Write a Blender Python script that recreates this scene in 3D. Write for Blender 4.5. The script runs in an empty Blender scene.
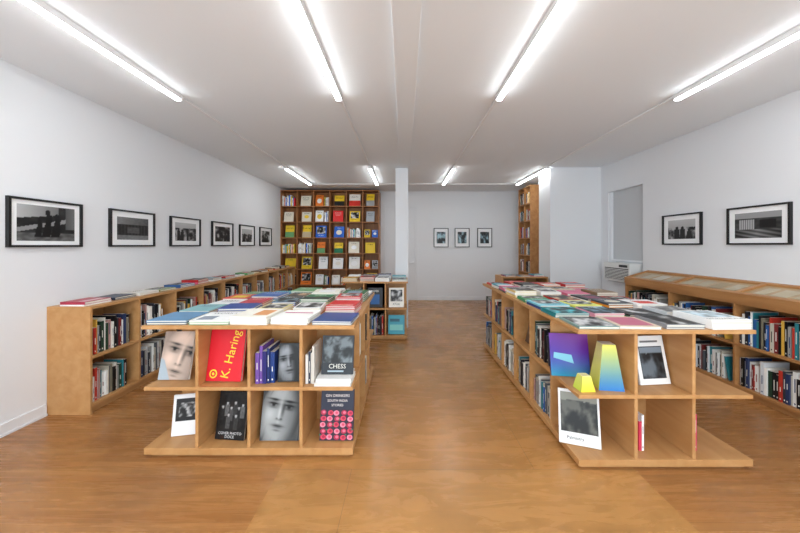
import bpy, math, random
from mathutils import Matrix, Vector, noise

# ------------------------------------------------------------------ helpers
def lin(c):
    if isinstance(c, int):
        c = ((c >> 16 & 255) / 255, (c >> 8 & 255) / 255, (c & 255) / 255)
    return tuple((x / 12.92 if x <= .04045 else ((x + .055) / 1.055) ** 2.4) for x in c)

def new_mat(name):
    m = bpy.data.materials.new(name); m.use_nodes = True
    nt = m.node_tree
    return m, nt, nt.nodes['Principled BSDF']

def plain(name, col, rough=.6, spec=.5, metal=0, bump=0, bscale=80):
    m, nt, b = new_mat(name)
    b.inputs['Base Color'].default_value = (*lin(col), 1)
    b.inputs['Roughness'].default_value = rough
    b.inputs['Specular IOR Level'].default_value = spec
    b.inputs['Metallic'].default_value = metal
    n = nt.nodes.new('ShaderNodeTexNoise'); n.inputs['Scale'].default_value = bscale
    tc = nt.nodes.new('ShaderNodeTexCoord')
    nt.links.new(tc.outputs['Object'], n.inputs['Vector'])
    if bump:
        bp = nt.nodes.new('ShaderNodeBump'); bp.inputs['Strength'].default_value = bump
        bp.inputs['Distance'].default_value = .01
        nt.links.new(n.outputs['Fac'], bp.inputs['Height'])
        nt.links.new(bp.outputs['Normal'], b.inputs['Normal'])
    return m

def wood(name, c1, c2, grain=(1, 14, 14), rough=.45):
    m, nt, b = new_mat(name)
    tc = nt.nodes.new('ShaderNodeTexCoord')
    mp = nt.nodes.new('ShaderNodeMapping'); mp.inputs['Scale'].default_value = grain
    n = nt.nodes.new('ShaderNodeTexNoise'); n.inputs['Scale'].default_value = 1.6
    n.inputs['Detail'].default_value = 4; n.inputs['Roughness'].default_value = .5
    n.inputs['Distortion'].default_value = .4
    n2 = nt.nodes.new('ShaderNodeTexNoise'); n2.inputs['Scale'].default_value = 1.7
    cr = nt.nodes.new('ShaderNodeValToRGB')
    cr.color_ramp.elements[0].position = .3; cr.color_ramp.elements[0].color = (*lin(c2), 1)
    cr.color_ramp.elements[1].position = .72; cr.color_ramp.elements[1].color = (*lin(c1), 1)
    hs = nt.nodes.new('ShaderNodeHueSaturation')
    mr = nt.nodes.new('ShaderNodeMapRange')
    mr.inputs['To Min'].default_value = .86; mr.inputs['To Max'].default_value = 1.12
    L = nt.links.new
    L(tc.outputs['Object'], mp.inputs['Vector']); L(mp.outputs[0], n.inputs['Vector'])
    L(tc.outputs['Object'], n2.inputs['Vector'])
    L(n.outputs['Fac'], cr.inputs['Fac']); L(cr.outputs[0], hs.inputs['Color'])
    L(n2.outputs['Fac'], mr.inputs['Value']); L(mr.outputs[0], hs.inputs['Value'])
    L(hs.outputs[0], b.inputs['Base Color'])
    b.inputs['Roughness'].default_value = rough
    b.inputs['Specular IOR Level'].default_value = .35
    return m

def printed(name, rough=.4):
    m, nt, b = new_mat(name)
    a = nt.nodes.new('ShaderNodeAttribute'); a.attribute_name = 'Col'
    nt.links.new(a.outputs['Color'], b.inputs['Base Color'])
    b.inputs['Roughness'].default_value = rough
    b.inputs['Specular IOR Level'].default_value = .4
    return m

TC = {}
def text_mesh(s, size, res=2):
    if (s, res) not in TC:
        cu = bpy.data.curves.new('t', 'FONT'); cu.body = s; cu.size = 1
        cu.align_x = 'CENTER'; cu.align_y = 'CENTER'; cu.resolution_u = res
        ob = bpy.data.objects.new('t', cu); bpy.context.scene.collection.objects.link(ob)
        bpy.context.view_layer.update()
        dg = bpy.context.evaluated_depsgraph_get()
        me = bpy.data.meshes.new_from_object(ob.evaluated_get(dg))
        TC[(s, res)] = ([v.co.copy() for v in me.vertices], [tuple(p.vertices) for p in me.polygons])
        bpy.data.objects.remove(ob); bpy.data.meshes.remove(me)
    vs, fs = TC[(s, res)]
    return [v*size for v in vs], fs

I4 = Matrix.Identity(4)
class MB:
    def __init__(s): s.v = []; s.f = []; s.c = []; s.m = []
    def face(s, idx, col, mat=0):
        s.f.append(tuple(idx)); s.m.append(mat)
        if isinstance(col, list): s.c.append(col)
        else: s.c.append([lin(col)] * len(idx))
    def box(s, p0, p1, col=0xffffff, M=I4, mat=0, cols=None):
        x0, y0, z0 = p0; x1, y1, z1 = p1; b = len(s.v)
        for p in [(x0,y0,z0),(x1,y0,z0),(x1,y1,z0),(x0,y1,z0),(x0,y0,z1),(x1,y0,z1),(x1,y1,z1),(x0,y1,z1)]:
            s.v.append(M @ Vector(p))
        for k, f in {'z-':(0,3,2,1),'z+':(4,5,6,7),'y-':(0,1,5,4),'x+':(1,2,6,5),'y+':(2,3,7,6),'x-':(3,0,4,7)}.items():
            s.face([b + i for i in f], (cols or {}).get(k, col), mat)
    def poly(s, pts, col, M=I4, mat=0):
        b = len(s.v)
        for p in pts: s.v.append(M @ Vector(p))
        s.face(range(b, b + len(pts)), col, mat)
    def build(s, name, mats, bevel=0):
        me = bpy.data.meshes.new(name); me.from_pydata([tuple(v) for v in s.v], [], s.f)
        for m in mats: me.materials.append(m)
        me.polygons.foreach_set('material_index', s.m)
        at = me.color_attributes.new('Col', 'FLOAT_COLOR', 'CORNER')
        flat = []
        for c in s.c:
            for q in c: flat += [q[0], q[1], q[2], 1]
        at.data.foreach_set('color', flat)
        me.update()
        ob = bpy.data.objects.new(name, me); bpy.context.scene.collection.objects.link(ob)
        if bevel:
            md = ob.modifiers.new('bevel', 'BEVEL'); md.width = bevel; md.segments = 2; md.limit_method = 'ANGLE'
        return ob

def mat_at(x, y, z, yaw=0, tilt=0, roll=0):
    return (Matrix.Translation((x, y, z)) @ Matrix.Rotation(math.radians(yaw), 4, 'Z')
            @ Matrix.Rotation(-math.radians(tilt), 4, 'X') @ Matrix.Rotation(math.radians(roll), 4, 'Y'))

def cover(mb, M, w, h, ops, off=.0008, y=0):
    """draw flat printed shapes on a panel; local x -w/2..w/2, z 0..h, facing -y"""
    k = 0
    for op in ops:
        k += 1; yy = y - off * k; t = op[0]
        if t == 'r':
            _, u0, v0, u1, v1, c = op
            X = lambda u: (u - .5) * w
            mb.poly([(X(u0), yy, v0*h), (X(u1), yy, v0*h), (X(u1), yy, v1*h), (X(u0), yy, v1*h)], c, M)
        elif t == 'e':
            _, cu, cv, ru, rv, c = op
            mb.poly([((cu - .5 + ru*math.cos(a*math.pi/10))*w, yy, (cv + rv*math.sin(a*math.pi/10))*h) for a in range(20)], c, M)
        elif t == 'p':
            mb.poly([((u-.5)*w, yy, v*h) for u, v in op[1]], op[2], M)
        elif t == 't':
            _, s, u, v, size, c, rot = op[:7]
            vs, fs = text_mesh(s, size, op[7] if len(op) > 7 else 2); b = len(mb.v); ca, sa = math.cos(math.radians(rot)), math.sin(math.radians(rot))
            for q in vs:
                mb.v.append(M @ Vector(((u-.5)*w + q.x*ca - q.y*sa, yy, v*h + q.x*sa + q.y*ca)))
            for f in fs: mb.face([b+i for i in f], c)
        elif t == 'g':
            _, u0, v0, u1, v1, nx, ny, fn = op
            b = len(mb.v); cs = []
            for j in range(ny+1):
                for i in range(nx+1):
                    a, d = i/nx, j/ny
                    u = u0+(u1-u0)*a; v = v0+(v1-v0)*d
                    mb.v.append(M @ Vector(((u-.5)*w, yy, v*h)))
                    c = fn(a, d)
                    if not isinstance(c, tuple): c = (c, c, c)
                    cs.append(lin(tuple(max(0, min(1, x)) for x in c)))
            for j in range(ny):
                for i in range(nx):
                    q = [j*(nx+1)+i, j*(nx+1)+i+1, (j+1)*(nx+1)+i+1, (j+1)*(nx+1)+i]
                    mb.face([b+x for x in q], [cs[x] for x in q])

PAGE = 0xe9e4d8
def book(mb, M, w, h, t, base, ops=()):
    """face-out book: hard covers and slightly inset page block; local origin bottom centre of front"""
    c = min(.003, t*.2)
    mb.box((-w/2, 0, 0), (w/2, c, h), base, M)
    mb.box((-w/2, t-c, 0), (w/2, t, h), base, M)
    mb.box((-w/2+c, c, .003), (w/2-.004, t-c, h-.003), PAGE, M)
    mb.box((-w/2, c, 0), (-w/2+c, t-c, h), base, M)
    cover(mb, M, w, h, ops)

def face_fn(dark=.1, light=.85, tint=(1,1,1), zoom=1.0, seed=0, rot=0, cx0=.5, cy0=.5, aspect=.78, side=.9):
    """tonal portrait: hair, brow, lids, nose, lips, with light from the left"""
    ca, sa = math.cos(math.radians(rot)), math.sin(math.radians(rot))
    def fn(u, v):
        X = (u-cx0)*aspect; Y = (v-cy0)
        x = (X*ca - Y*sa)/zoom; y = (X*sa + Y*ca)/zoom
        g = lambda cx, cy, rx, ry: math.exp(-((x-cx)/rx)**2 - ((y-cy)/ry)**2)
        r = (x/.27)**2 + ((y+.02)/.42)**2
        s = light*.80 + .12*g(-.06,.26,.16,.10) + .12*g(-.13,-.04,.07,.08) + .14*g(-.005,.0,.018,.12)
        s -= side*max(0, x-.02)**1.0*1.3
        for e in (-1, 1):
            s -= .34*g(e*.108,.085,.075,.04)
            s -= .42*g(e*.115,.145,.075,.012) + .25*g(e*.09,.14,.04,.014)
            s -= .50*g(e*.105,.094,.052,.009)
            s += .16*g(e*.135,.078,.016,.010) + .16*g(e*.078,.078,.014,.010)
            s -= .50*g(e*.105,.078,.018,.016)
            s -= .12*g(e*.105,.045,.05,.010)
        s -= .28*g(.036,.03,.022,.09) + .30*g(-.026,-.078,.014,.008) + .34*g(.03,-.078,.016,.008) + .20*g(.0,-.092,.04,.010)
        s -= .34*g(0,-.158,.066,.015) + .30*g(0,-.166,.072,.005) + .26*g(0,-.182,.055,.014)
        s += .10*g(-.01,-.186,.03,.006)
        s -= .24*g(0,-.218,.045,.012)
        s -= .34*max(0, r-.45)
        hair = .5+.5*noise.noise(Vector((x*46+3*y, y*5, seed)))
        k = 1/(1+math.exp(-(r-1)*18))
        st = max(0, noise.noise(Vector((x*28-y*9, y*3+x*4, seed+4)))-.12)*max(0, r-.35)*1.6
        s = s*(1-min(1, k+st)) + (dark+.16*hair)*min(1, k+st)
        return tuple(s*q for q in tint)
    return fn

def noise_photo(seed, lo=.05, hi=.8, tint=(1,1,1), sc=3, horizon=None, sky=.8):
    def fn(u, v):
        n = noise.fractal(Vector((u*sc+seed*7.3, v*sc*.8, seed*3.1)), 1.0, 2.0, 4)*.9+.5
        s = lo+(hi-lo)*max(0, min(1, (n-.25)*1.6))
        if horizon is not None and v > horizon + .05*noise.noise(Vector((u*5, seed, 0))): s = sky - .15*(1-v)
        return tuple(s*q for q in tint)
    return fn

PAL = [0xf6f4ee,0xf6f4ee,0xece8de,0xffffff,0xffffff,0x1b1b1e,0x2a2a2e,0x24407e,0x2c64a4,0x86a2b8,0xb9c6cc,0xc42328,0xd8382c,
       0xe08a22,0xf0cc38,0x237a52,0x6aa06a,0x3aa0b4,0x8a3a5c,0xdc6c90,0xc9b898,0x8a7358,0x5b4436,0xe2dccb,0xa4a8ab,0x4b5055]
DARK = [0x1b1b1e,0x2c2c32,0x3a3d44,0x5a6066,0x2a3a60,0x7a2c2c,0xe6e3d9,0xf2f0ea,0xa2a2a0,0x86806e,0xc8c2b2,0x27402f,0xc03a2c,0x2d5fa0,0xdcae4a,0xf6f6f2,0xf8f6f0,0xdde0e2,0x2f7f8a,0xb8908a,0x1b1b1e,0x111114]
WORDS = ['ATLAS', 'FORMS', 'North Light', 'PHOTO', 'Rivers', 'PAPER', 'The City', 'NOTES', 'Garden', 'WORKS', 'Figures', 'DRAWING', 'Blue', 'HOUSE', 'Night']

def rand_ops(rng, base=None):
    k = rng.random(); s = rng.randint(0, 999)
    c = rng.choice(PAL); wd = rng.choice(WORDS)
    tc = 0x1c1c1e if (base is None or sum(lin(base)) > 1.1) else 0xf4f2ea
    T = lambda v, z=.042: ('t', wd, .5, v, z, tc, 0, 1)
    if k < .3: return [('g', .1, .3, .9, .9, 14, 14, noise_photo(s, .03, .85, sc=4)), T(.16, .036)]
    if k < .42: return [('g', 0, 0, 1, 1, 14, 16, noise_photo(s, tint=rng.choice([(1,.8,.6),(.7,.9,1),(1,.6,.6),(1,1,1)]))), ('t', wd, .5, .85, .04, 0xf6f6f0, 0, 1)]
    if k < .6: return [T(.78, .05), ('r', .2, .62, .8, .635, tc), ('r', .3, .56, .7, .572, tc)]
    if k < .72: return [('e', .5, .45, .3, .22, c), T(.85)]
    if k < .86: return [('r', 0, 0, 1, .45, c), T(.75, .05)]
    return [('r', .2, .15, .8, .65, c), T(.82)]

def row(mb, x, y, z, yaw, length, hmax, dmax, rng, pal=DARK, fill=.92, setb=.03, tmin=.010, tmax=.035):
    """row of upright books, spines out; origin is left end seen from front"""
    B = mat_at(x, y, z, yaw); p = .006; end = length*fill; last = 0
    base_h = rng.uniform(.72, .88)*hmax
    while p < end - .02:
        t = min(rng.uniform(tmin, tmax), end-p); h = min(hmax, base_h*rng.uniform(.8, 1.12)); d = min(dmax, h*rng.uniform(.7, .8))
        c = rng.choice(pal); sb = setb + rng.uniform(0, .02)
        mb.box((p, sb, .0008), (p+t-.0012, sb+d, h), c, B, cols={'z+': PAGE, 'y+': PAGE})
        if t > .014 and rng.random() < .75:
            lc = 0xf0ede4 if sum(lin(c)) < 1.0 else rng.choice([0x222222, 0x8a2020, 0x25406a])
            a = rng.uniform(.3, .5)*h; e = a + rng.uniform(.15, .4)*h
            mb.box((p+t*.36, sb-.0006, a), (p+t*.58, sb, min(e, h*.93)), lc, B)
            mb.box((p+t*.3, sb-.0006, .02), (p+t*.62, sb, .032), lc, B)
        p += t
    if length - p > .12 and rng.random() < .8:
        h = base_h*.9; an = rng.uniform(10, 16)
        Lm = B @ Matrix.Translation((p + h*math.sin(math.radians(an))+.004, 0, .001)) @ Matrix.Rotation(-math.radians(an), 4, 'Y')
        mb.box((0, setb, 0), (.018, setb+min(dmax, h*.75), h), rng.choice(pal), Lm, cols={'z+': PAGE})

def flat_book(mb, cx, cy, z, w, h, t, yaw, base, ops=()):
    """lying cover-up, top of cover away; returns new z"""
    M = mat_at(cx, cy, z+t+.0006, yaw) @ Matrix.Rotation(-math.pi/2, 4, 'X') @ Matrix.Translation((0, 0, -h/2))
    book(mb, M, w, h, t, base, ops)
    return z+t+.0006

def stack(mb, cx, cy, z, w, h, n, yaw, rng, base=None, ops=None, tt=None):
    for i in range(n):
        t = tt or rng.uniform(.010, .024)
        b = base if (base is not None and i == n-1) or (base is not None and rng.random() < .6) else rng.choice(PAL)
        o = (ops if ops is not None else rand_ops(rng, b)) if i == n-1 else ()
        z = flat_book(mb, cx, cy, z, w, h, t, yaw+rng.uniform(-1.5, 1.5), b, o)
        if i == n-1: return z

# ------------------------------------------------------------------ materials
M_wall = plain('wall_paint', 0xe8e9eb, .85, .2, bump=.02, bscale=60)
M_ceil = plain('ceiling_paint', 0xf0f4f7, .9, .2, bump=.02)
M_trim = plain('trim_paint', 0xe6e7e9, .5, .4)
M_ply = wood('birch_plywood', 0xca9a66, 0xba8650, (8, 1, 8))
M_plyx = wood('birch_plywood_x', 0xca9a66, 0xba8650, (1, 8, 8))
M_oldwood = wood('fir_wood', 0xb67c4a, 0x966036, (8, 8, 1))
M_fir2 = wood('fir_wood_light', 0xbe8a56, 0xa57142, (8, 1, 8))
M_print = printed('printed_paper')
M_black = plain('black_frame_lacquer', 0x0c0c0d, .35)
M_white_metal = plain('white_metal', 0xeeeeee, .4)
M_shade = plain('shade_fabric', 0xc8cacc, .8, .1, bump=.05, bscale=300)
M_ac = plain('white_plastic', 0xe2e2df, .4)
M_dark = plain('dark_plastic', 0x202022, .5)
em = bpy.data.materials.new('led_diffuser'); em.use_nodes = True
nt = em.node_tree; nt.nodes.clear()
e = nt.nodes.new('ShaderNodeEmission'); o = nt.nodes.new('ShaderNodeOutputMaterial')
e.inputs['Color'].default_value = (.95, .985, 1, 1); e.inputs['Strength'].default_value = 22
nt.links.new(e.outputs[0], o.inputs[0])

def floor_mat(name, c1, c2, c3, w, h, rot, grain, mortar=.0012):
    m, nt, b = new_mat(name); L = nt.links.new
    tc = nt.nodes.new('ShaderNodeTexCoord'); mp = nt.nodes.new('ShaderNodeMapping')
    mp.inputs['Rotation'].default_value = (0, 0, rot); mp.inputs['Location'].default_value = (.35, .3, 0)
    br = nt.nodes.new('ShaderNodeTexBrick')
    br.inputs['Scale'].default_value = 1; br.inputs['Brick Width'].default_value = w; br.inputs['Row Height'].default_value = h
    br.inputs['Mortar Size'].default_value = mortar; br.inputs['Mortar Smooth'].default_value = .3
    br.inputs['Color1'].default_value = (*lin(c1), 1); br.inputs['Color2'].default_value = (*lin(c2), 1)
    br.inputs['Mortar'].default_value = (*lin(c3), 1)
    L(tc.outputs['Object'], mp.inputs[0]); L(mp.outputs[0], br.inputs['Vector'])
    mg = nt.nodes.new('ShaderNodeMapping'); mg.inputs['Scale'].default_value = grain
    n = nt.nodes.new('ShaderNodeTexNoise'); n.inputs['Scale'].default_value = 2; n.inputs['Detail'].default_value = 8
    n.inputs['Roughness'].default_value = .65; n.inputs['Distortion'].default_value = .8
    L(mp.outputs[0], mg.inputs[0]); L(mg.outputs[0], n.inputs['Vector'])
    n2 = nt.nodes.new('ShaderNodeTexNoise'); n2.inputs['Scale'].default_value = 1.1; n2.inputs['Detail'].default_value = 3
    L(tc.outputs['Object'], n2.inputs['Vector'])
    ad = nt.nodes.new('ShaderNodeMath'); ad.operation = 'ADD'
    L(n.outputs['Fac'], ad.inputs[0]); L(n2.outputs['Fac'], ad.inputs[1])
    mr = nt.nodes.new('ShaderNodeMapRange'); mr.inputs['From Min'].default_value = .65; mr.inputs['From Max'].default_value = 1.35
    mr.inputs['To Min'].default_value = .68; mr.inputs['To Max'].default_value = 1.22
    L(ad.outputs[0], mr.inputs['Value'])
    hs = nt.nodes.new('ShaderNodeHueSaturation'); L(br.outputs['Color'], hs.inputs['Color']); L(mr.outputs[0], hs.inputs['Value'])
    L(hs.outputs[0], b.inputs['Base Color'])
    r = nt.nodes.new('ShaderNodeMapRange'); r.inputs['To Min'].default_value = .18; r.inputs['To Max'].default_value = .36
    L(n.outputs['Fac'], r.inputs['Value']); L(r.outputs[0], b.inputs['Roughness'])
    b.inputs['Specular IOR Level'].default_value = .5
    return m
M_floorA = floor_mat('strip_floor', 0xae7a48, 0xa06c3c, 0x7e5430, 1.8, .07, 0, (1, 14, 1), .0007)
M_floorB = floor_mat('plywood_floor', 0xb98750, 0xb27d46, 0x7c5430, 2.44, 1.22, 0, (1.2, 5, 1), .002)

# ------------------------------------------------------------------ room
XL, XR, YB, YF, H = -3.15, 3.70, 8.70, -2.6, 2.955
mb = MB()
def fl(x0, x1, mat):
    mb.box((x0, YF-.2, -.1), (x1, YB+.2, 0), mat=mat)
fl(XL-.2, -.83, 0); fl(-.83, 1.54, 1); fl(1.54, XR+.2, 0)
mb.build('floor', [M_floorA, M_floorB])
mb = MB(); mb.box((XL-.2, YF-.2, H), (XR+.2, YB+.2, H+.1)); mb.build('ceiling', [M_ceil])
mb = MB(); mb.box((XL-.15, YF-.15, 0), (XL, YB+.15, H)); mb.build('wall_left', [M_wall])
mb = MB(); mb.box((XL, YB, 0), (XR, YB+.15, H)); mb.build('wall_back', [M_wall])
# right wall with window opening
wy0, wy1, wz0, wz1 = 4.95, 5.80, .86, 2.50
mb = MB()
mb.box((XR, YF-.15, 0), (XR+.18, wy0, H)); mb.box((XR, wy1, 0), (XR+.18, YB+.15, H))
mb.box((XR, wy0, 0), (XR+.18, wy1, wz0)); mb.box((XR, wy0, wz1), (XR+.18, wy1, H))
mb.build('wall_right', [M_wall])
mb = MB(); mb.box((2.74, 6.0, 0), (XR, 6.5, H)); mb.box((3.16, 6.5, 0), (XR, YB, H)); mb.build('wall_pier', [M_wall])
# front wall with shop window (behind the camera)
mb = MB()
mb.box((XL, YF-.15, 0), (XL+.3, YF, H)); mb.box((XR-.3, YF-.15, 0), (XR, YF, H))
mb.box((XL+.3, YF-.15, 0), (XR-.3, YF, .25)); mb.box((XL+.3, YF-.15, 2.85), (XR-.3, YF, H))
mb.build('wall_front', [M_wall])
mb = MB()
for x in (XL+.3, -.9, 1.4, XR-.36): mb.box((x, YF-.1, .25), (x+.06, YF-.04, 2.85))
mb.box((XL+.36, YF-.1, .25), (XR-.36, YF-.04, .31)); mb.box((XL+.36, YF-.1, 2.79), (XR-.36, YF-.04, 2.85))
mb.build('window_1', [M_trim])
# beam and column
mb = MB(); mb.box((-.075, YF, H-.06), (.105, YB, H)); mb.build('ceiling_beam', [M_ceil], .004)
mb = MB(); mb.box((-.155, 5.80, 0), (.075, 6.05, H-.06)); mb.build('column', [M_wall], .004)
# baseboards
mb = MB(); mb.box((XL, YF, 0), (XL+.015, 2.81, .10)); mb.box((XL+.015, YF, 0), (XL+.022, 2.81, .02)); mb.build('baseboard_left', [M_trim], .002)
mb = MB(); mb.box((.42, YB-.015, 0), (3.16, YB, .10)); mb.build('baseboard_back', [M_trim], .002)
mb = MB(); mb.box((2.74, 5.985, 0), (XR, 6.0, .10)); mb.box((2.725, 5.985, 0), (2.74, 6.5, .1)); mb.build('baseboard_right', [M_trim], .002)
# door in back wall
mb = MB()
mb.box((-.56, YB-.02, 0), (-.50, YB-.001, 2.56)); mb.box((.32, YB-.02, 0), (.38, YB-.001, 2.56)); mb.box((-.50, YB-.02, 2.50), (.32, YB-.001, 2.56))
mb.box((-.49, YB-.012, .01), (.31, YB-.002, 2.49))
mb.box((.22, YB-.06, 1.0), (.26, YB-.012, 1.04)); mb.box((.14, YB-.065, 1.01), (.26, YB-.05, 1.03))
mb.build('door_1', [M_trim], .002)
# side window: frame, shade, sill
mb = MB()
mb.box((XR-.005, wy0, wz1-.05), (XR+.16, wy1, wz1), mat=0)
mb.box((XR+.02, wy0, wz0), (XR+.16, wy0+.04, wz1-.05)); mb.box((XR+.02, wy1-.04, wz0), (XR+.16, wy1, wz1-.05))
mb.box((XR+.02, wy0+.04, wz0), (XR+.16, wy1-.04, wz0+.03))
mb.box((XR+.07, wy0+.04, 1.24), (XR+.075, wy1-.04, wz1-.05), mat=1)
mb.box((XR+.05, wy0+.04, 1.22), (XR+.09, wy1-.04, 1.25), mat=0)
mb.box((XR+.12, wy0+.04, wz0+.03), (XR+.13, wy1-.04, 1.22), mat=1)
mb.build('window_2', [M_trim, M_shade], .002)
# air conditioner
mb = MB()
a0, a1 = wy0+.10, wy1-.10
mb.box((XR-.14, a0, .895), (XR+.11, a1, 1.20))
for i in range(8): mb.box((XR-.147, a0+.03, .92+i*.024), (XR-.139, a1-.03, .932+i*.024), mat=0)
mb.box((XR-.1412, a0+.03, .915), (XR-.14, a1-.03, 1.115), mat=1)
mb.box((XR-.143, a0+.05, 1.135), (XR-.14, a0+.25, 1.175), mat=1)
mb.build('air_conditioner', [M_ac, M_dark], .003)
# white radiator under window
mb = MB()
for i in range(9): mb.box((XR-.13, 5.02+i*.075, .08), (XR-.02, 5.02+i*.075+.05, .62))
mb.box((XR-.10, 5.02, .12), (XR-.05, 5.67, .16)); mb.box((XR-.10, 5.02, .54), (XR-.05, 5.67, .58))
mb.box((XR-.11, 5.03, 0), (XR-.04, 5.06, .08)); mb.box((XR-.11, 5.63, 0), (XR-.04, 5.66, .08))
mb.build('radiator', [M_white_metal], .01)

# ------------------------------------------------------------------ lights
for X in (-2.18, -.63, .92, 2.64):
    for (a, b) in ((-2.1, .35), (.72, 3.11), (5.87, 7.48)):  # first span: unseen tubes behind the camera, added for extra fill
        mb = MB()
        mb.box((X-.026, a, H-.046), (X+.026, b, H), mat=0)
        mb.box((X-.023, a+.015, H-.058), (X+.023, b-.015, H-.046), mat=1)
        mb.box((X-.026, a, H-.060), (X+.026, a+.015, H-.046)); mb.box((X-.026, b-.015, H-.060), (X+.026, b, H-.046))
        mb.build('linear_ceiling_light', [M_white_metal, em])
    mb = MB(); mb.box((X-.012, 3.11, H-.02), (X+.012, 5.87, H)); mb.box((X-.012, 7.48, H-.02), (X+.012, 7.58, H))
    mb.build('ceiling_conduit', [M_white_metal], .002)
mb = MB(); mb.box((-2.2, 7.58, H-.02), (-.1, 7.60, H)); mb.box((.12, 7.58, H-.02), (2.66, 7.60, H)); mb.build('ceiling_conduit', [M_white_metal])

# ------------------------------------------------------------------ islands
def island(name, x0, x1, y0, y1, nx, ny, ZB=.07, ZM=.50, ZT=.935, front_split=None):
    mb = MB(); t = .022; cx = (x1-x0)/nx; cy = (y1-y0)/ny; cd = .365
    mb.box((x0+.03, y0+.03, 0), (x1-.03, y1-.03, ZB-.045))
    mb.box((x0, y0, ZB-.045), (x1, y1, ZB))
    mb.box((x0, y0, ZM-.024), (x1, y1, ZM)); mb.box((x0-.01, y0-.01, ZT-.026), (x1+.01, y1+.01, ZT))
    for za, zb in ((ZB, ZM-.024), (ZM, ZT-.026)):
        xa, xb = x0+cx, x1-cx
        for k in range(1, nx):
            x = x0+k*cx
            if k in (1, nx-1): mb.box((x-t/2, y0+.008, za), (x+t/2, y1-.008, zb))
            else:
                mb.box((x-t/2, y0+.008, za), (x+t/2, y0+cy, zb)); mb.box((x-t/2, y1-cy, za), (x+t/2, y1-.008, zb))
        for k in range(1, ny):
            y = y0+k*cy
            mb.box((x0+.008, y-t/2, za), (xa-t/2, y+t/2, zb)); mb.box((xb+t/2, y-t/2, za), (x1-.008, y+t/2, zb))
        for y in (y0+cy, y1-cy): mb.box((xa+t/2, y-t/2, za), (xb-t/2, y+t/2, zb))
    return mb.build(name, [M_ply], .0015)

LI = (-1.83, -.36, 2.25, 3.80); RI = (1.165, 2.325, 2.13, 4.70); BI = (-.98, .05, 5.05, 5.72)
island('display_bookshelf_island', *LI, 4, 4)
island('display_bookshelf_island', *RI, 3, 6)
island('display_bookshelf_island', *BI, 3, 2, ZT=.92)

rng = random.Random(5)
def island_books(I, nx, ny, skip_front=True, ZB=.07, ZM=.50):
    x0, x1, y0, y1 = I; mb = MB(); cx = (x1-x0)/nx; cy = (y1-y0)/ny
    for z in (ZB, ZM):
        for k in range(1, ny):
            ya, yb = y0+k*cy+.012, y0+(k+1)*cy-.012
            if rng.random() < .75:
                row(mb, x0, yb, z, -90, yb-ya, .33, cx-.07, rng, fill=rng.uniform(.7, .97))
            else:
                b = rng.choice(PAL); book(mb, mat_at(x0+.09, (ya+yb)/2, z+.006, -90, 12), .23, .30, .02, b, rand_ops(rng, b))
            if rng.random() < .75:
                row(mb, x1, ya, z, 90, yb-ya, .33, cx-.07, rng, fill=rng.uniform(.7, .97))
            else:
                b = rng.choice(PAL); book(mb, mat_at(x1-.09, (ya+yb)/2, z+.006, 90, 12), .23, .30, .02, b, rand_ops(rng, b))
    return mb
island_books(LI, 4, 4).build('shelved_books', [M_print])
island_books(RI, 3, 6).build('shelved_books', [M_print])

def single(name, M, w, h, t, base, ops):
    mb = MB(); book(mb, M, w, h, t, base, ops); mb.build(name, [M_print])
def stand(D, u, z, yaw=0, tilt=12, t=.02, roll=0):
    return mat_at((u-404)*D/320, D, z+t*math.sin(math.radians(tilt))+.001, yaw, tilt, roll)

# left island, upper row
single('face_cover_art_book', stand(2.36, 173, .50, 0, 14), .225, .345, .02, 0xe6dcd2,
       [('g', 0, 0, 1, 1, 44, 60, face_fn(.55, .98, (1, .88, .80), 1.75, 2, 14, .62, .45, .65, .8)), ('p', [(.0, .0), (.38, .0), (.12, .4), (0, .45)], 0xa8b4bc)])
single('red_art_book', stand(2.33, 223, .50, -2, 12, .03), .262, .365, .03, 0xdc1c2a,
       [('t', 'K. Haring', .64, .52, .09, 0xf5d33a, 80), ('e', .2, .14, .11, .085, 0xf5d33a), ('e', .2, .14, .075, .058, 0xdc1c2a), ('e', .2, .14, .035, .027, 0xf5d33a)])
mb = MB(); row(mb, -1.075, 2.30, .50, 0, .15, .32, .22, random.Random(3), pal=[0x2b2a6b, 0x5a3c8c, 0x1f2f66, 0x24407e, 0x7653a4], fill=1, setb=0, tmin=.02, tmax=.032)
row(mb, -.715, 2.30, .50, 0, .075, .33, .22, random.Random(8), pal=[0xe8e6e0, 0x9aa0a8, 0xd8d2c8, 0x3a4252], fill=1, setb=0, tmin=.012, tmax=.02)
mb.build('shelved_books', [M_print])
single('monochrome_eye_book', stand(2.33, 289, .50, 4, 10), .165, .27, .02, 0x1a1a1a,
       [('g', .03, .03, .97, .97, 40, 56, face_fn(.03, .62, (.95, .97, 1), 1.35, 3, -8, .45, .5, .62, 3.0))])
mb = MB(); z = flat_book(mb, -.505, 2.37, .5, .26, .22, .022, 0, 0xe8e6e2); z = flat_book(mb, -.505, 2.38, z, .25, .20, .022, 1, 0xf2f2f0)
mb.build('book_stack', [M_print])
single('dark_photo_book', stand(2.35, 337, z, 0, 12), .235, .275, .018, 0x20242a,
       [('g', .04, .3, .96, .97, 24, 20, noise_photo(4, .05, .5, (.9, .97, 1), 4)), ('t', 'CHESS', .5, .2, .045, 0xe0dcd0, 0), ('r', .2, .06, .7, .1, 0x9fb0b8)])
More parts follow.
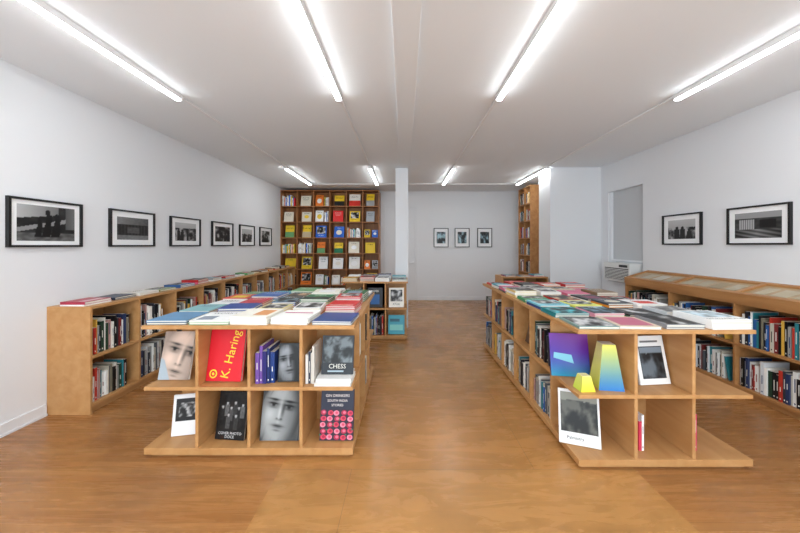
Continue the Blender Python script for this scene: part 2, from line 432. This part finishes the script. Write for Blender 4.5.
# lower row
single('white_photo_book', stand(2.40, 186, .07, 12, 10), .20, .29, .02, 0xf2f2f2, [('r', .1, .35, .9, .9, 0x18181a), ('g', .2, .45, .8, .8, 14, 14, noise_photo(9))])
def group_fn(u, v):
    s = .05 + .08*noise.noise(Vector((u*8, v*8, 2)))
    P = [(.14, .62), (.30, .72), (.46, .60), (.60, .74), (.74, .60), (.88, .68), (.38, .40), (.66, .38)]
    for i, (cx, cy) in enumerate(P):
        if abs(u-cx) < .075 and cy-.36 < v < cy-.05: s = .10+.28*((i*3) % 4)/3 + .08*noise.noise(Vector((u*20, v*20, i)))
    for i, (cx, cy) in enumerate(P):
        d = ((u-cx)/.05)**2+((v-cy)/.062)**2
        if d < 1: s = (.78-.3*d-.25*max(0, (u-cx)/.05)) if v < cy+.025 else .08
    return s
single('band_portrait_book', stand(2.34, 229, .07, -6, 12), .225, .33, .022, 0x121214, [('g', .03, .2, .97, .97, 52, 48, group_fn), ('t', 'COVER PHOTO', .5, .13, .026, 0xe0e0e0, 0), ('t', 'DOCE', .5, .06, .026, 0xe0e0e0, 0)])
single('monochrome_portrait_book', stand(2.33, 279, .07, 0, 13), .285, .365, .02, 0xbdbdbd, [('g', 0, 0, 1, 1, 70, 88, face_fn(.20, .80, (.98, 1, 1), 1.55, 5, 9, .47, .52, .8, .9))])
ops = [('r', .03, .62, .97, .97, 0x24283c), ('t', 'GIN DRINKERS', .5, .88, .027, 0xf2e6e0, 0), ('t', 'SOUTH INDIA', .5, .78, .024, 0xf2e6e0, 0), ('t', 'STORIES', .5, .69, .024, 0xf2e6e0, 0)]
rr = random.Random(6)
for i in range(5):
    for j in range(5):
        cu, cv = .1+.2*i+rr.uniform(-.02, .02), .065+.12*j+rr.uniform(-.01, .01)
        ops.append(('e', cu, cv, .085, .052, [0xd8405c, 0xee8aa0, 0xb02848][(i+2*j) % 3])); ops.append(('e', cu+.01, cv+.005, .045, .028, [0xa82040, 0xd8506c, 0xe8708c][(i+2*j) % 3]))
for i in range(6): ops.append(('e', .02+.19*i, .12+.1*(i % 4), .03, .014, 0x3f8060))
mb = MB(); Mx = stand(2.33, 336, .07, 0, 12, .024); book(mb, Mx, .245, .345, .024, 0x2c2436); cover(mb, Mx, .245, .345, ops, off=.00015); mb.build('rose_pattern_book', [M_print])

# right island, upper row
single('purple_gradient_book', stand(2.42, 571, .50, -8, 12), .28, .315, .02, 0x3a2a7c,
       [('g', 0, 0, 1, 1, 10, 14, lambda u, v: (.40-.30*(1-v)+.12*u, .12+.75*max(0, .6-v), .60-.05*v+.1*(1-v))), ('p', [(.08, .42), (.6, .30), (.55, .5), (.1, .55)], 0x7bc0d4)])
def frustum(name, x, y, z, w, wt, h, cf, cs, ct, yaw):
    mb = MB(); M = mat_at(x, y, z+.001, yaw)
    a, b = w/2, wt/2
    n = 6
    def mix(c, f):
        A = [(c[0] >> s & 255)/255 for s in (16, 8, 0)]; B = [(c[1] >> s & 255)/255 for s in (16, 8, 0)]
        return tuple(A[i]*(1-f)+B[i]*f for i in range(3))
    for k in range(n):
        f0, f1 = k/n, (k+1)/n; r0 = a+(b-a)*f0; r1 = a+(b-a)*f1; z0, z1 = h*f0, h*f1
        for (ax, ay, bx, by, cc) in ((-1,-1,1,-1,cf), (1,-1,1,1,cs), (1,1,-1,1,cf), (-1,1,-1,-1,cs)):
            mb.poly([(ax*r0, ay*r0, z0), (bx*r0, by*r0, z0), (bx*r1, by*r1, z1), (ax*r1, ay*r1, z1)], [lin(mix(cc, f0))]*2+[lin(mix(cc, f1))]*2, M)
    mb.poly([(-b,-b,h), (b,-b,h), (b,b,h), (-b,b,h)], ct, M); mb.poly([(-a,-a,0), (-a,a,0), (a,a,0), (a,-a,0)], ct, M)
    mb.build(name, [M_print])
frustum('painted_obelisk', (606-404)*2.27/320, 2.27, .50, .165, .085, .305, (0x2a78c4, 0xe6e060), (0xd8d040, 0xf4f0a0), 0xf0efe6, -8)
frustum('yellow_pyramid_block', (584-404)*2.22/320, 2.22, .50, .10, .06, .10, (0xf0d836, 0xf6e870), (0xc8dc50, 0xe6ea80), 0xf5f0b0, 3)
single('white_photo_book', stand(2.28, 656, .50, 6, 13), .235, .335, .018, 0xf4f4f2, [('r', .12, .12, .9, .78, 0x3a3f44), ('g', .14, .14, .88, .76, 24, 24, noise_photo(12, .08, .45, (.85, .93, 1), 2, .8, .6)), ('r', .2, .86, .8, .9, 0x777777)])
mb = MB(); row(mb, 1.965, 2.22, .50, 0, .05, .32, .22, random.Random(2), pal=[0xf1efe8, 0xb08a5a, 0xffffff], fill=1, setb=0, tmin=.012, tmax=.02)
row(mb, 1.565, 2.22, .07, 0, .14, .34, .22, random.Random(21), pal=[0xd8405c, 0xf4f0ea, 0xe77aa0, 0xffffff, 0x5aa06a], fill=.8, setb=0, tmin=.012, tmax=.02)
row(mb, 1.955, 2.22, .07, 0, .10, .33, .22, random.Random(4), pal=[0x7fae3c, 0xd8406c, 0xf4f0ea, 0xe07a30], fill=1, setb=0, tmin=.012, tmax=.022)
mb.build('shelved_books', [M_print])
single('landscape_photo_book', stand(2.27, 580, .07, -20, 14), .265, .365, .022, 0xececea, [('g', .05, .22, .95, .95, 34, 34, noise_photo(31, .02, .36, (1, 1, .92), 3, .80, .55)), ('t', 'Palmistry', .4, .12, .03, 0x222222, 0)])

# back island contents
mb = MB(); r2 = random.Random(17)
x0, x1, y0, y1 = BI; cx = (x1-x0)/3
for k in range(3):
    for z in (.07, .50):
        xc = x0+(k+.5)*cx
        if (k, z) in ((1, .07), (0, .5)): row(mb, x0+k*cx+.02, y0, z, 0, cx-.04, .32, .25, r2, fill=.95)
        elif (k, z) == (2, .07):
            book(mb, mat_at(xc, y0+.06, z+.006, 0, 12), .26, .30, .02, 0x3b9fb4, [('r', .1, .2, .9, .5, 0x7fc9c4), ('r', .1, .65, .7, .8, 0x1f5a70)])
        elif (k, z) == (2, .5):
            book(mb, mat_at(xc, y0+.06, z+.006, 0, 12), .24, .31, .02, 0xf2efe6, [('g', .1, .3, .9, .9, 14, 14, noise_photo(61)), ('t', 'ATLAS', .5, .16, .04, 0x222222, 0, 1)])
        else:
            b = r2.choice(PAL); book(mb, mat_at(xc, y0+.06, z+.006, 0, 12), .24, .31, .02, b, rand_ops(r2, b))
for z in (.07, .5):
    row(mb, x1, y0+.36, z, 90, .28, .32, .25, r2); row(mb, x0, y1-.02, z, -90, .28, .32, .25, r2)
mb.build('shelved_books', [M_print])

# ------------------------------------------------------------------ books on island tops
def tops(I, z, nx, ny, seed, spec, maxn=4, extra_x=.02):
    x0, x1, y0, y1 = I; r = random.Random(seed); mb = MB()
    cx = (x1-x0)/nx; cy = (y1-y0)/ny
    for j in range(ny):
        for i in range(nx):
            X = x0+(i+.5)*cx+r.uniform(-.008, .008); Y = y0+(j+.5)*cy+r.uniform(-.006, .006)
            w = min(cx-.025, r.uniform(.2, .28)); h = min(cy-.025, r.uniform(.24, .31))
            sp = spec.get((i, j))
            n = r.randint(1, maxn); base = r.choice(PAL); ops = None
            if sp:
                base = sp[0]; ops = sp[1]; n = sp[2]
                if len(sp) > 3: w, h = min(cx-.015, sp[3]), min(cy-.015, sp[4])
            stack(mb, X, Y, z, w, h, n, r.uniform(-5, 5), r, base, ops)
    mb.build('books_laid_flat', [M_print])
ph = lambda s, **k: [('g', .05, .05, .95, .95, 16, 16, noise_photo(s, **k))]
tops(LI, .935, 5, 5, 11, {
    (0,0): (0x5c8ab0, [], 2, .28, .29), (1,0): (0xfafaf8, [('r', .1, .1, .5, .5, 0x8a93a0), ('t', 'WORKS', .5, .8, .05, 0x222222, 0)], 2, .28, .29), (2,0): (0xf6f2e6, [('r', .5, .2, .9, .8, 0xe09a5a)], 3, .27, .29),
    (3,0): (0xfafaf6, [('r', .1, .6, .9, .7, 0xc03a78)], 3, .27, .28), (4,0): (0x274a86, [], 2, .28, .29),
    (0,1): (0x86b8bc, None, 2), (1,1): (0x2a4690, [], 3), (2,1): (0xe8dc9a, None, 2), (3,1): (0xfafafa, ph(4), 3), (4,1): (0xcc2428, [('r', .1, .1, .9, .2, 0xf0e0d0)], 5),
    (4,2): (0xd03030, None, 5), (3,2): (0x267a4c, None, 4), (2,2): (0x2b5fa8, None, 3), (1,2): (0xc0303c, None, 3), (0,2): (0xf4f4f4, None, 2),
    (1,3): (0x3964aa, None, 3), (3,3): (0xf8f4e8, None, 5), (2,3): (0xfafafa, None, 3), (4,3): (0x2a7048, None, 4)})
tops(RI, .935, 4, 8, 23, {
    (0,0): (0x7f9c98, ph(2), 1, .27, .30), (1,0): (0xd8c6b0, [('r', .1, .1, .9, .9, 0xc06880)], 1, .27, .30), (2,0): (0x8d8f94, ph(7), 2, .26, .3),
    (3,0): (0xfafaf8, [('t', 'GEORGIA BORNER', .5, .12, .032, 0x1a1a1a, 0), ('g', .08, .25, .92, .92, 8, 8, noise_photo(3, .6, 1, (.88, .96, 1)))], 4, .29, .31),
    (0,1): (0x1c8088, ph(11, tint=(.4, .95, 1)), 2), (1,1): (0xe7a0b4, None, 2), (2,1): (0x202024, ph(13), 2), (3,1): (0xd8dcdf, ph(14, lo=.3), 3),
    (0,2): (0x7cc7d8, None, 2), (1,2): (0xe4e870, None, 2), (2,2): (0x3f4450, None, 3), (3,2): (0xfafafa, None, 3),
    (0,3): (0x2f9060, None, 2), (1,3): (0xc03030, None, 2), (2,3): (0x30343a, None, 3),
    (0,4): (0xe8cf8a, None, 3), (1,4): (0xf8f8f6, None, 3)}, 3)
tops(BI, .92, 4, 2, 31, {(0,0): (0xd8a43a, None, 3), (2,0): (0xe9e9e9, None, 3), (3,0): (0x2e6050, None, 2)}, 4)

# ------------------------------------------------------------------ low bookcase left
def low_case(name, xa, xb, y0, y1, n, ztop, back, mat, ZB=.09, ZM=.51, seed=1, yaw=90, topz=None):
    mb = MB(); t = .022; cy = (y1-y0)/n
    if yaw == 90: mb.box((xa, y0+t, 0), (xb-.03, y1-t, ZB-.03))
    else: mb.box((xa+.03, y0+t, 0), (xb, y1-t, ZB-.03))
    mb.box((xa, y0+t, ZB-.03), (xb, y1-t, ZB))
    mb.box((xa, y0, ztop-.026), (xb, y1, ztop))
    bx = (xa, xa+.012) if yaw == 90 else (xb-.012, xb)
    mb.box((bx[0], y0+t, ZB), (bx[1], y1-t, ztop-.026))
    ia, ib = (bx[1], xb) if yaw == 90 else (xa, bx[0])
    mb.box((xa, y0, 0), (xb, y0+t, ztop-.026)); mb.box((xa, y1-t, 0), (xb, y1, ztop-.026))
    for k in range(1, n): mb.box((ia, y0+k*cy-t/2, ZB), (ib, y0+k*cy+t/2, ztop-.026))
    bk = MB(); r = random.Random(seed)
    for k in range(n):
        a = y0+k*cy+(t if k == 0 else t/2); b = y0+(k+1)*cy-(t if k == n-1 else t/2)
        mb.box((ia, a, ZM-.022), (ib, b, ZM))
        for z in (ZB, ZM):
            L = b-a
            if yaw == 90: row(bk, xb, a+.002, z, 90, L-.004, .36, xb-xa-.08, r, fill=r.uniform(.75, .98))
            else: row(bk, xa, b-.002, z, -90, L-.004, .36, xb-xa-.08, r, fill=r.uniform(.75, .98))
    mb.build(name, [mat], .0015)
    bk.build('shelved_books', [M_print])
low_case('low_bookcase', XL+.001, -2.765, 2.82, 8.13, 10, .955, True, M_ply, seed=7)
mb = MB(); r = random.Random(77); y = 2.95
firsts = [(0xb03048, [('r', .1, .1, .9, .4, 0xe8c0c4)], 2), (0x2c3448, [], 2), (0xe8e4da, None, 2), (0x8a9a50, None, 1), (0x36609a, None, 2)]
i = 0
while y < 8.0:
    sp = firsts[i] if i < len(firsts) else (r.choice(PAL), None, r.randint(1, 3))
    stack(mb, -2.955+r.uniform(-.02, .02), y+.02, .955, .26, .22, sp[2], 90+r.uniform(-5, 5), r, sp[0], sp[1]); y += r.uniform(.28, .36); i += 1
mb.build('books_laid_flat', [M_print])
low_case('low_bookcase', 3.35, XR-.001, .85, 4.85, 5, .93, True, M_fir2, seed=19, yaw=-90)
# vitrine on right bookcase: sloping glazed display
mb = MB()
ya, yb = .85, 4.85; n = 5; cy = (yb-ya)/n; zf, zb_ = 1.015, 1.12; x0_, x1_ = 3.34, XR-.002
mb.box((x0_, ya, .9305), (x0_+.022, yb, zf-.02)); mb.box((x1_-.02, ya, .9305), (x1_, yb, zb_-.02))
def prism(ya_, yb_, xa_, xb_, th, mat=0, col=0xffffff, lift=0):
    s = (zb_-zf)/(x1_-x0_); z = lambda x: zf+(x-x0_)*s+lift
    vs = [(xa_,ya_,z(xa_)-th),(xb_,ya_,z(xb_)-th),(xb_,yb_,z(xb_)-th),(xa_,yb_,z(xa_)-th),(xa_,ya_,z(xa_)),(xb_,ya_,z(xb_)),(xb_,yb_,z(xb_)),(xa_,yb_,z(xa_))]
    b = len(mb.v); mb.v += [Vector(v) for v in vs]
    for f in ((0,3,2,1),(4,5,6,7),(0,1,5,4),(1,2,6,5),(2,3,7,6),(3,0,4,7)): mb.face([b+i for i in f], col, mat)
prism(ya, yb, x0_, x0_+.045, .02); prism(ya, yb, x1_-.04, x1_, .02)
for k in range(n+1):
    y = ya+k*cy; prism(max(ya, y-.022), min(yb, y+.022), x0_+.045, x1_-.04, .02)
prism(ya, yb, x0_+.045, x1_-.04, .004, 1, 0xb39670, -.018)
r = random.Random(3)
for k in range(n):
    y = ya+k*cy+.08
    while y < ya+(k+1)*cy-.2:
        w = r.uniform(.09, .16); prism(y, y+w, x0_+.09, x1_-.1, .001, 1, r.choice([0xb9a98a, 0xc0b6a0, 0xa08a64, 0xb0a080]), -.016); y += w+.04
for yy in (ya, yb-.02):
    mb.box((x0_+.022, yy, .9305), (x1_-.02, yy+.02, zf-.02))
M_paper = printed('vitrine_paper', .12)
mb.build('display_vitrine', [M_fir2, M_paper], .001)
# ------------------------------------------------------------------ tall bookcases
def grid_case(name, x0, y0, x1, y1, z1, nx, nz, yaw, mat, zb=.08):
    """open front case. yaw 0 faces -Y (x0..x1 width, y0 front), yaw -90 faces -X (width along y, x0 front)"""
    mb = MB(); t = .022
    W = (x1-x0) if yaw == 0 else (y1-y0); D = (y1-y0) if yaw == 0 else (x1-x0)
    B = mat_at(x0, y0, 0) if yaw == 0 else mat_at(x0, y1, 0, -90)
    cw = W/nx; ch = (z1-zb)/nz
    mb.box((0, .02, 0), (W, D, zb-.022), M=B)
    mb.box((0, min(D, .34)-.012, zb-.022), (W, D, z1), M=B)
    for k in range(nx+1):
        a = max(0, min(W-t, k*cw-t/2)); mb.box((a, 0, zb-.022 if 0 < k < nx else 0), (a+t, min(D, .34)-.012, z1), M=B)
    for j in range(nz+1):
        z = zb+j*ch; z = min(z, z1)
        for k in range(nx):
            mb.box((k*cw+(t if k == 0 else t/2), .002, z-.022), ((k+1)*cw-(t if k == nx-1 else t/2), min(D, .34)-.012, z), M=B)
    mb.build(name, [mat], .001)
    return B, cw, ch, zb, D
B, cw, ch, zb, D = grid_case('tall_bookcase', XL+.002, 8.15, -.635, YB-.002, 2.90, 6, 7, 0, M_oldwood)
mb = MB(); r = random.Random(41)
BR = [0xf8f7f3, 0xffffff, 0xf8d02e, 0xec2c2c, 0x2d6fd8, 0x18181a, 0xf6f3ea, 0xf0e8d4, 0x3cb09a, 0xf4822c, 0xb0b6bc, 0xf0cc2e, 0xf8f7f3, 0xffffff]
for k in range(6):
    for j in range(7):
        xc = (k+.5)*cw; z = zb+j*ch; q = r.random()
        def fb(x, w, h, tilt=12, yf=.045):
            c = r.choice(BR)
            o = rand_ops(r, c)
            if o[0][0] == 'g' and r.random() < .6: o = [('e', .5, .5, .25, .18, r.choice(BR)), ('t', 'FORMS', .5, .85, .04, 0x222222 if sum(lin(c)) > 1 else 0xffffff, 0, 1)]
            book(mb, B @ mat_at(x, yf, z+.006, r.uniform(-6, 6), tilt), w, h, .02, c, o)
        if q < .62: fb(xc+r.uniform(-.03, .03), r.uniform(.2, .28), r.uniform(.25, .33))
        elif q < .78: fb(xc-.10, .15, r.uniform(.19, .26)); fb(xc+.10, .15, r.uniform(.19, .26))
        elif q < .9: fb(xc-.07, .2, r.uniform(.24, .3)); row(mb, *(B @ Vector((xc+.06, 0, z))), 0, .12, .29, .22, r, pal=BR)
        else: row(mb, *(B @ Vector((k*cw+.02, 0, z))), 0, cw-.04, .3, .22, r, pal=BR, fill=.9)
mb.build('shelved_books', [M_print])
B, cw, ch, zb, D = grid_case('tall_bookcase', 2.84, 7.20, 3.158, 7.95, 2.86, 2, 7, -90, M_fir2)
mb = MB()
for k in range(2):
    for j in range(7):
        p = B @ Vector((k*cw+.024, 0, zb+j*ch)); row(mb, p.x, p.y, p.z, -90, cw-.05, .31, .22, r, fill=.85)
mb.build('shelved_books', [M_print])
# low unit at far right
def small_case(x0, x1, y0, y1):
    mb = MB(); t = .022; n = 2; c = (x1-x0)/n
    for z in (.08, .47, .90): mb.box((x0, y0, z-.025), (x1, y1, z))
    mb.box((x0+.02, y0+.02, 0), (x1-.02, y1-.02, .055))
    for k in range(n+1):
        a = max(x0, min(x1-t, x0+k*c-t/2))
        mb.box((a, y0+.004, .08), (a+t, y1, .445)); mb.box((a, y0+.004, .47), (a+t, y1, .875))
    mb.box((x0+t, y1-.012, .08), (x1-t, y1-.001, .875))
    mb.build('low_bookcase', [M_plyx], .0015)
    bk = MB(); rr = random.Random(9)
    for k in range(n):
        for z in (.08, .47): row(bk, x0+k*c+.014, y0, z, 0, c-.04, .32, .25, rr)
    bk.build('shelved_books', [M_print])
    bk = MB()
    for k in range(3): stack(bk, x0+.17+k*.27, y0+.2, .9, .2, .26, rr.randint(1, 2), rr.uniform(-5, 5), rr)
    bk.build('books_laid_flat', [M_print])
small_case(1.85, 2.70, 6.0, 6.5)

# ------------------------------------------------------------------ framed photographs
def poly_in(u, v, cx, cy, rx, ry): return ((u-cx)/rx)**2+((v-cy)/ry)**2 < 1
def f1(u, v):
    s = .10+.1*noise.noise(Vector((u*6, v*6, 1)))
    if v > .62+.2*u and u < .7: s = .72-.4*u
    if abs(v-.30-.35*u) < .06: s = .55
    if v < .22: s = .35+.2*noise.noise(Vector((u*9, v*9, 3)))
    for cx, h, w in ((.50, .80, .055), (.66, .70, .06), (.36, .55, .04)):
        if poly_in(u, v, cx, h, w*.75, .10) or (abs(u-cx-.1*(v-.4)) < w*(1.5-v) and .1 < v < h-.05): s = .03
    if u > .82 and v > .35: s = .3+.6*(u-.8)
    return s
def f2(u, v):
    s = .25
    if v > .68: s = .5-.2*u
    if .2 < v < .68: s = .12+.05*math.sin(u*60)
    if .3 < u < .7 and .3 < v < .55: s = .3
    if v < .2: s = .45
    return s + .06*noise.noise(Vector((u*12, v*12, 5)))
def mk(seed, hz=None, sky=.75, lo=.04, hi=.7):
    b = noise_photo(seed, lo, hi, (1, 1, 1), 3.5, hz, sky)
    rr = random.Random(seed); figs = [(rr.uniform(.15, .85), rr.uniform(.4, .65), rr.uniform(.05, .1)) for _ in range(3)]
    def fn(u, v):
        s = b(u, v)[0]
        for cx, hh, w in figs:
            if poly_in(u, v, cx, hh, w*.6, .09) or (abs(u-cx) < w and v < hh-.05): s = .05+.1*u
        return s
    return fn
def fR(u, v):
    s = .2+.1*noise.noise(Vector((u*8, v*8, 9)))
    if v > .78: s = .6
    if .1 < u < .45 and .35 < v < .72: s = .7 if abs((u*20) % 1-.5) < .4 else .3
    if .55 < u < .9 and .4 < v < .70: s = .05
    if v < .35: s = .45-.5*abs(u-.5)+.15*math.sin(v*40+u*15)
    return s
def frame(cx, cy, cz, yaw, w, h, fn, mw=.17, mh=.19):
    mb = MB(); M = mat_at(cx, cy, cz-h/2, yaw); f = .018
    mb.box((-w/2, -.03, 0), (w/2, 0, f), M=M, mat=1); mb.box((-w/2, -.03, h-f), (w/2, 0, h), M=M, mat=1)
    mb.box((-w/2, -.03, f), (-w/2+f, 0, h-f), M=M, mat=1); mb.box((w/2-f, -.03, f), (w/2, 0, h-f), M=M, mat=1)
    mb.box((-w/2+f, -.012, f), (w/2-f, -.001, h-f), 0xf8f8f8, M)
    cover(mb, M, w, h, [('g', mw, mh, 1-mw, 1-mh, 60, 42, fn)], y=-.0122)
    mb.build('framed_photograph', [M_print, M_black])
fs = [f1, f2, mk(3, .7), mk(8), mk(14, .6), mk(21)]
for (a, b), fn in zip(((2.526, 3.11), (3.405, 4.016), (4.29, 4.92), (5.22, 5.86), (6.10, 6.70), (6.95, 7.56)), fs):
    frame(XL+.001, (a+b)/2, 1.687, 90, b-a, .41, fn, .11 if fn is f1 else .15, .13 if fn is f1 else .19)
frame(XR-.001, 3.343, 1.708, -90, .60, .41, fR, .13, .17)
frame(XR-.001, 4.257, 1.708, -90, .595, .41, mk(33, .6), .15, .19)
for u, s in ((441, 51), (462, 52), (484.5, 56)):
    frame((u-404)*8.7/320, YB-.001, 1.70, 0, .40, .52, (lambda b: (lambda p, q: tuple(b(p, q)[i]*x for i, x in enumerate((.8, .95, 1)))))(noise_photo(s, .15, .8, (1, 1, 1), 3)), .2, .2)

# ------------------------------------------------------------------ world, camera, added fill light
w = bpy.data.worlds.new('World'); bpy.context.scene.world = w; w.use_nodes = True
bg = w.node_tree.nodes['Background']; bg.inputs['Color'].default_value = (.80, .90, 1, 1); bg.inputs['Strength'].default_value = 1.0
sc = bpy.context.scene
al = bpy.data.lights.new('added_fill_light', 'AREA'); al.shape = 'RECTANGLE'; al.size = 6.0; al.size_y = 2.4  # unseen fill lamp, added behind the camera to brighten ceiling and room
al.energy = 135; al.color = (.78, .91, 1)
ao = bpy.data.objects.new('added_fill_light', al); sc.collection.objects.link(ao)
ao.location = (.28, YF-.02, 1.5); ao.rotation_euler = (math.radians(97), 0, 0)   # faces +Y, slightly up
sc.view_settings.view_transform = 'Standard'
sc.view_settings.look = 'None'
sc.view_settings.exposure = .42
cam = bpy.data.cameras.new('camera'); co = bpy.data.objects.new('camera', cam); sc.collection.objects.link(co)
co.location = (0, 0, 1.5); co.rotation_euler = (math.pi/2, 0, 0)
cam.sensor_width = 36; cam.lens = 14.4; cam.shift_x = -4/800; cam.shift_y = -21.5/800; cam.clip_start = .05
sc.camera = co
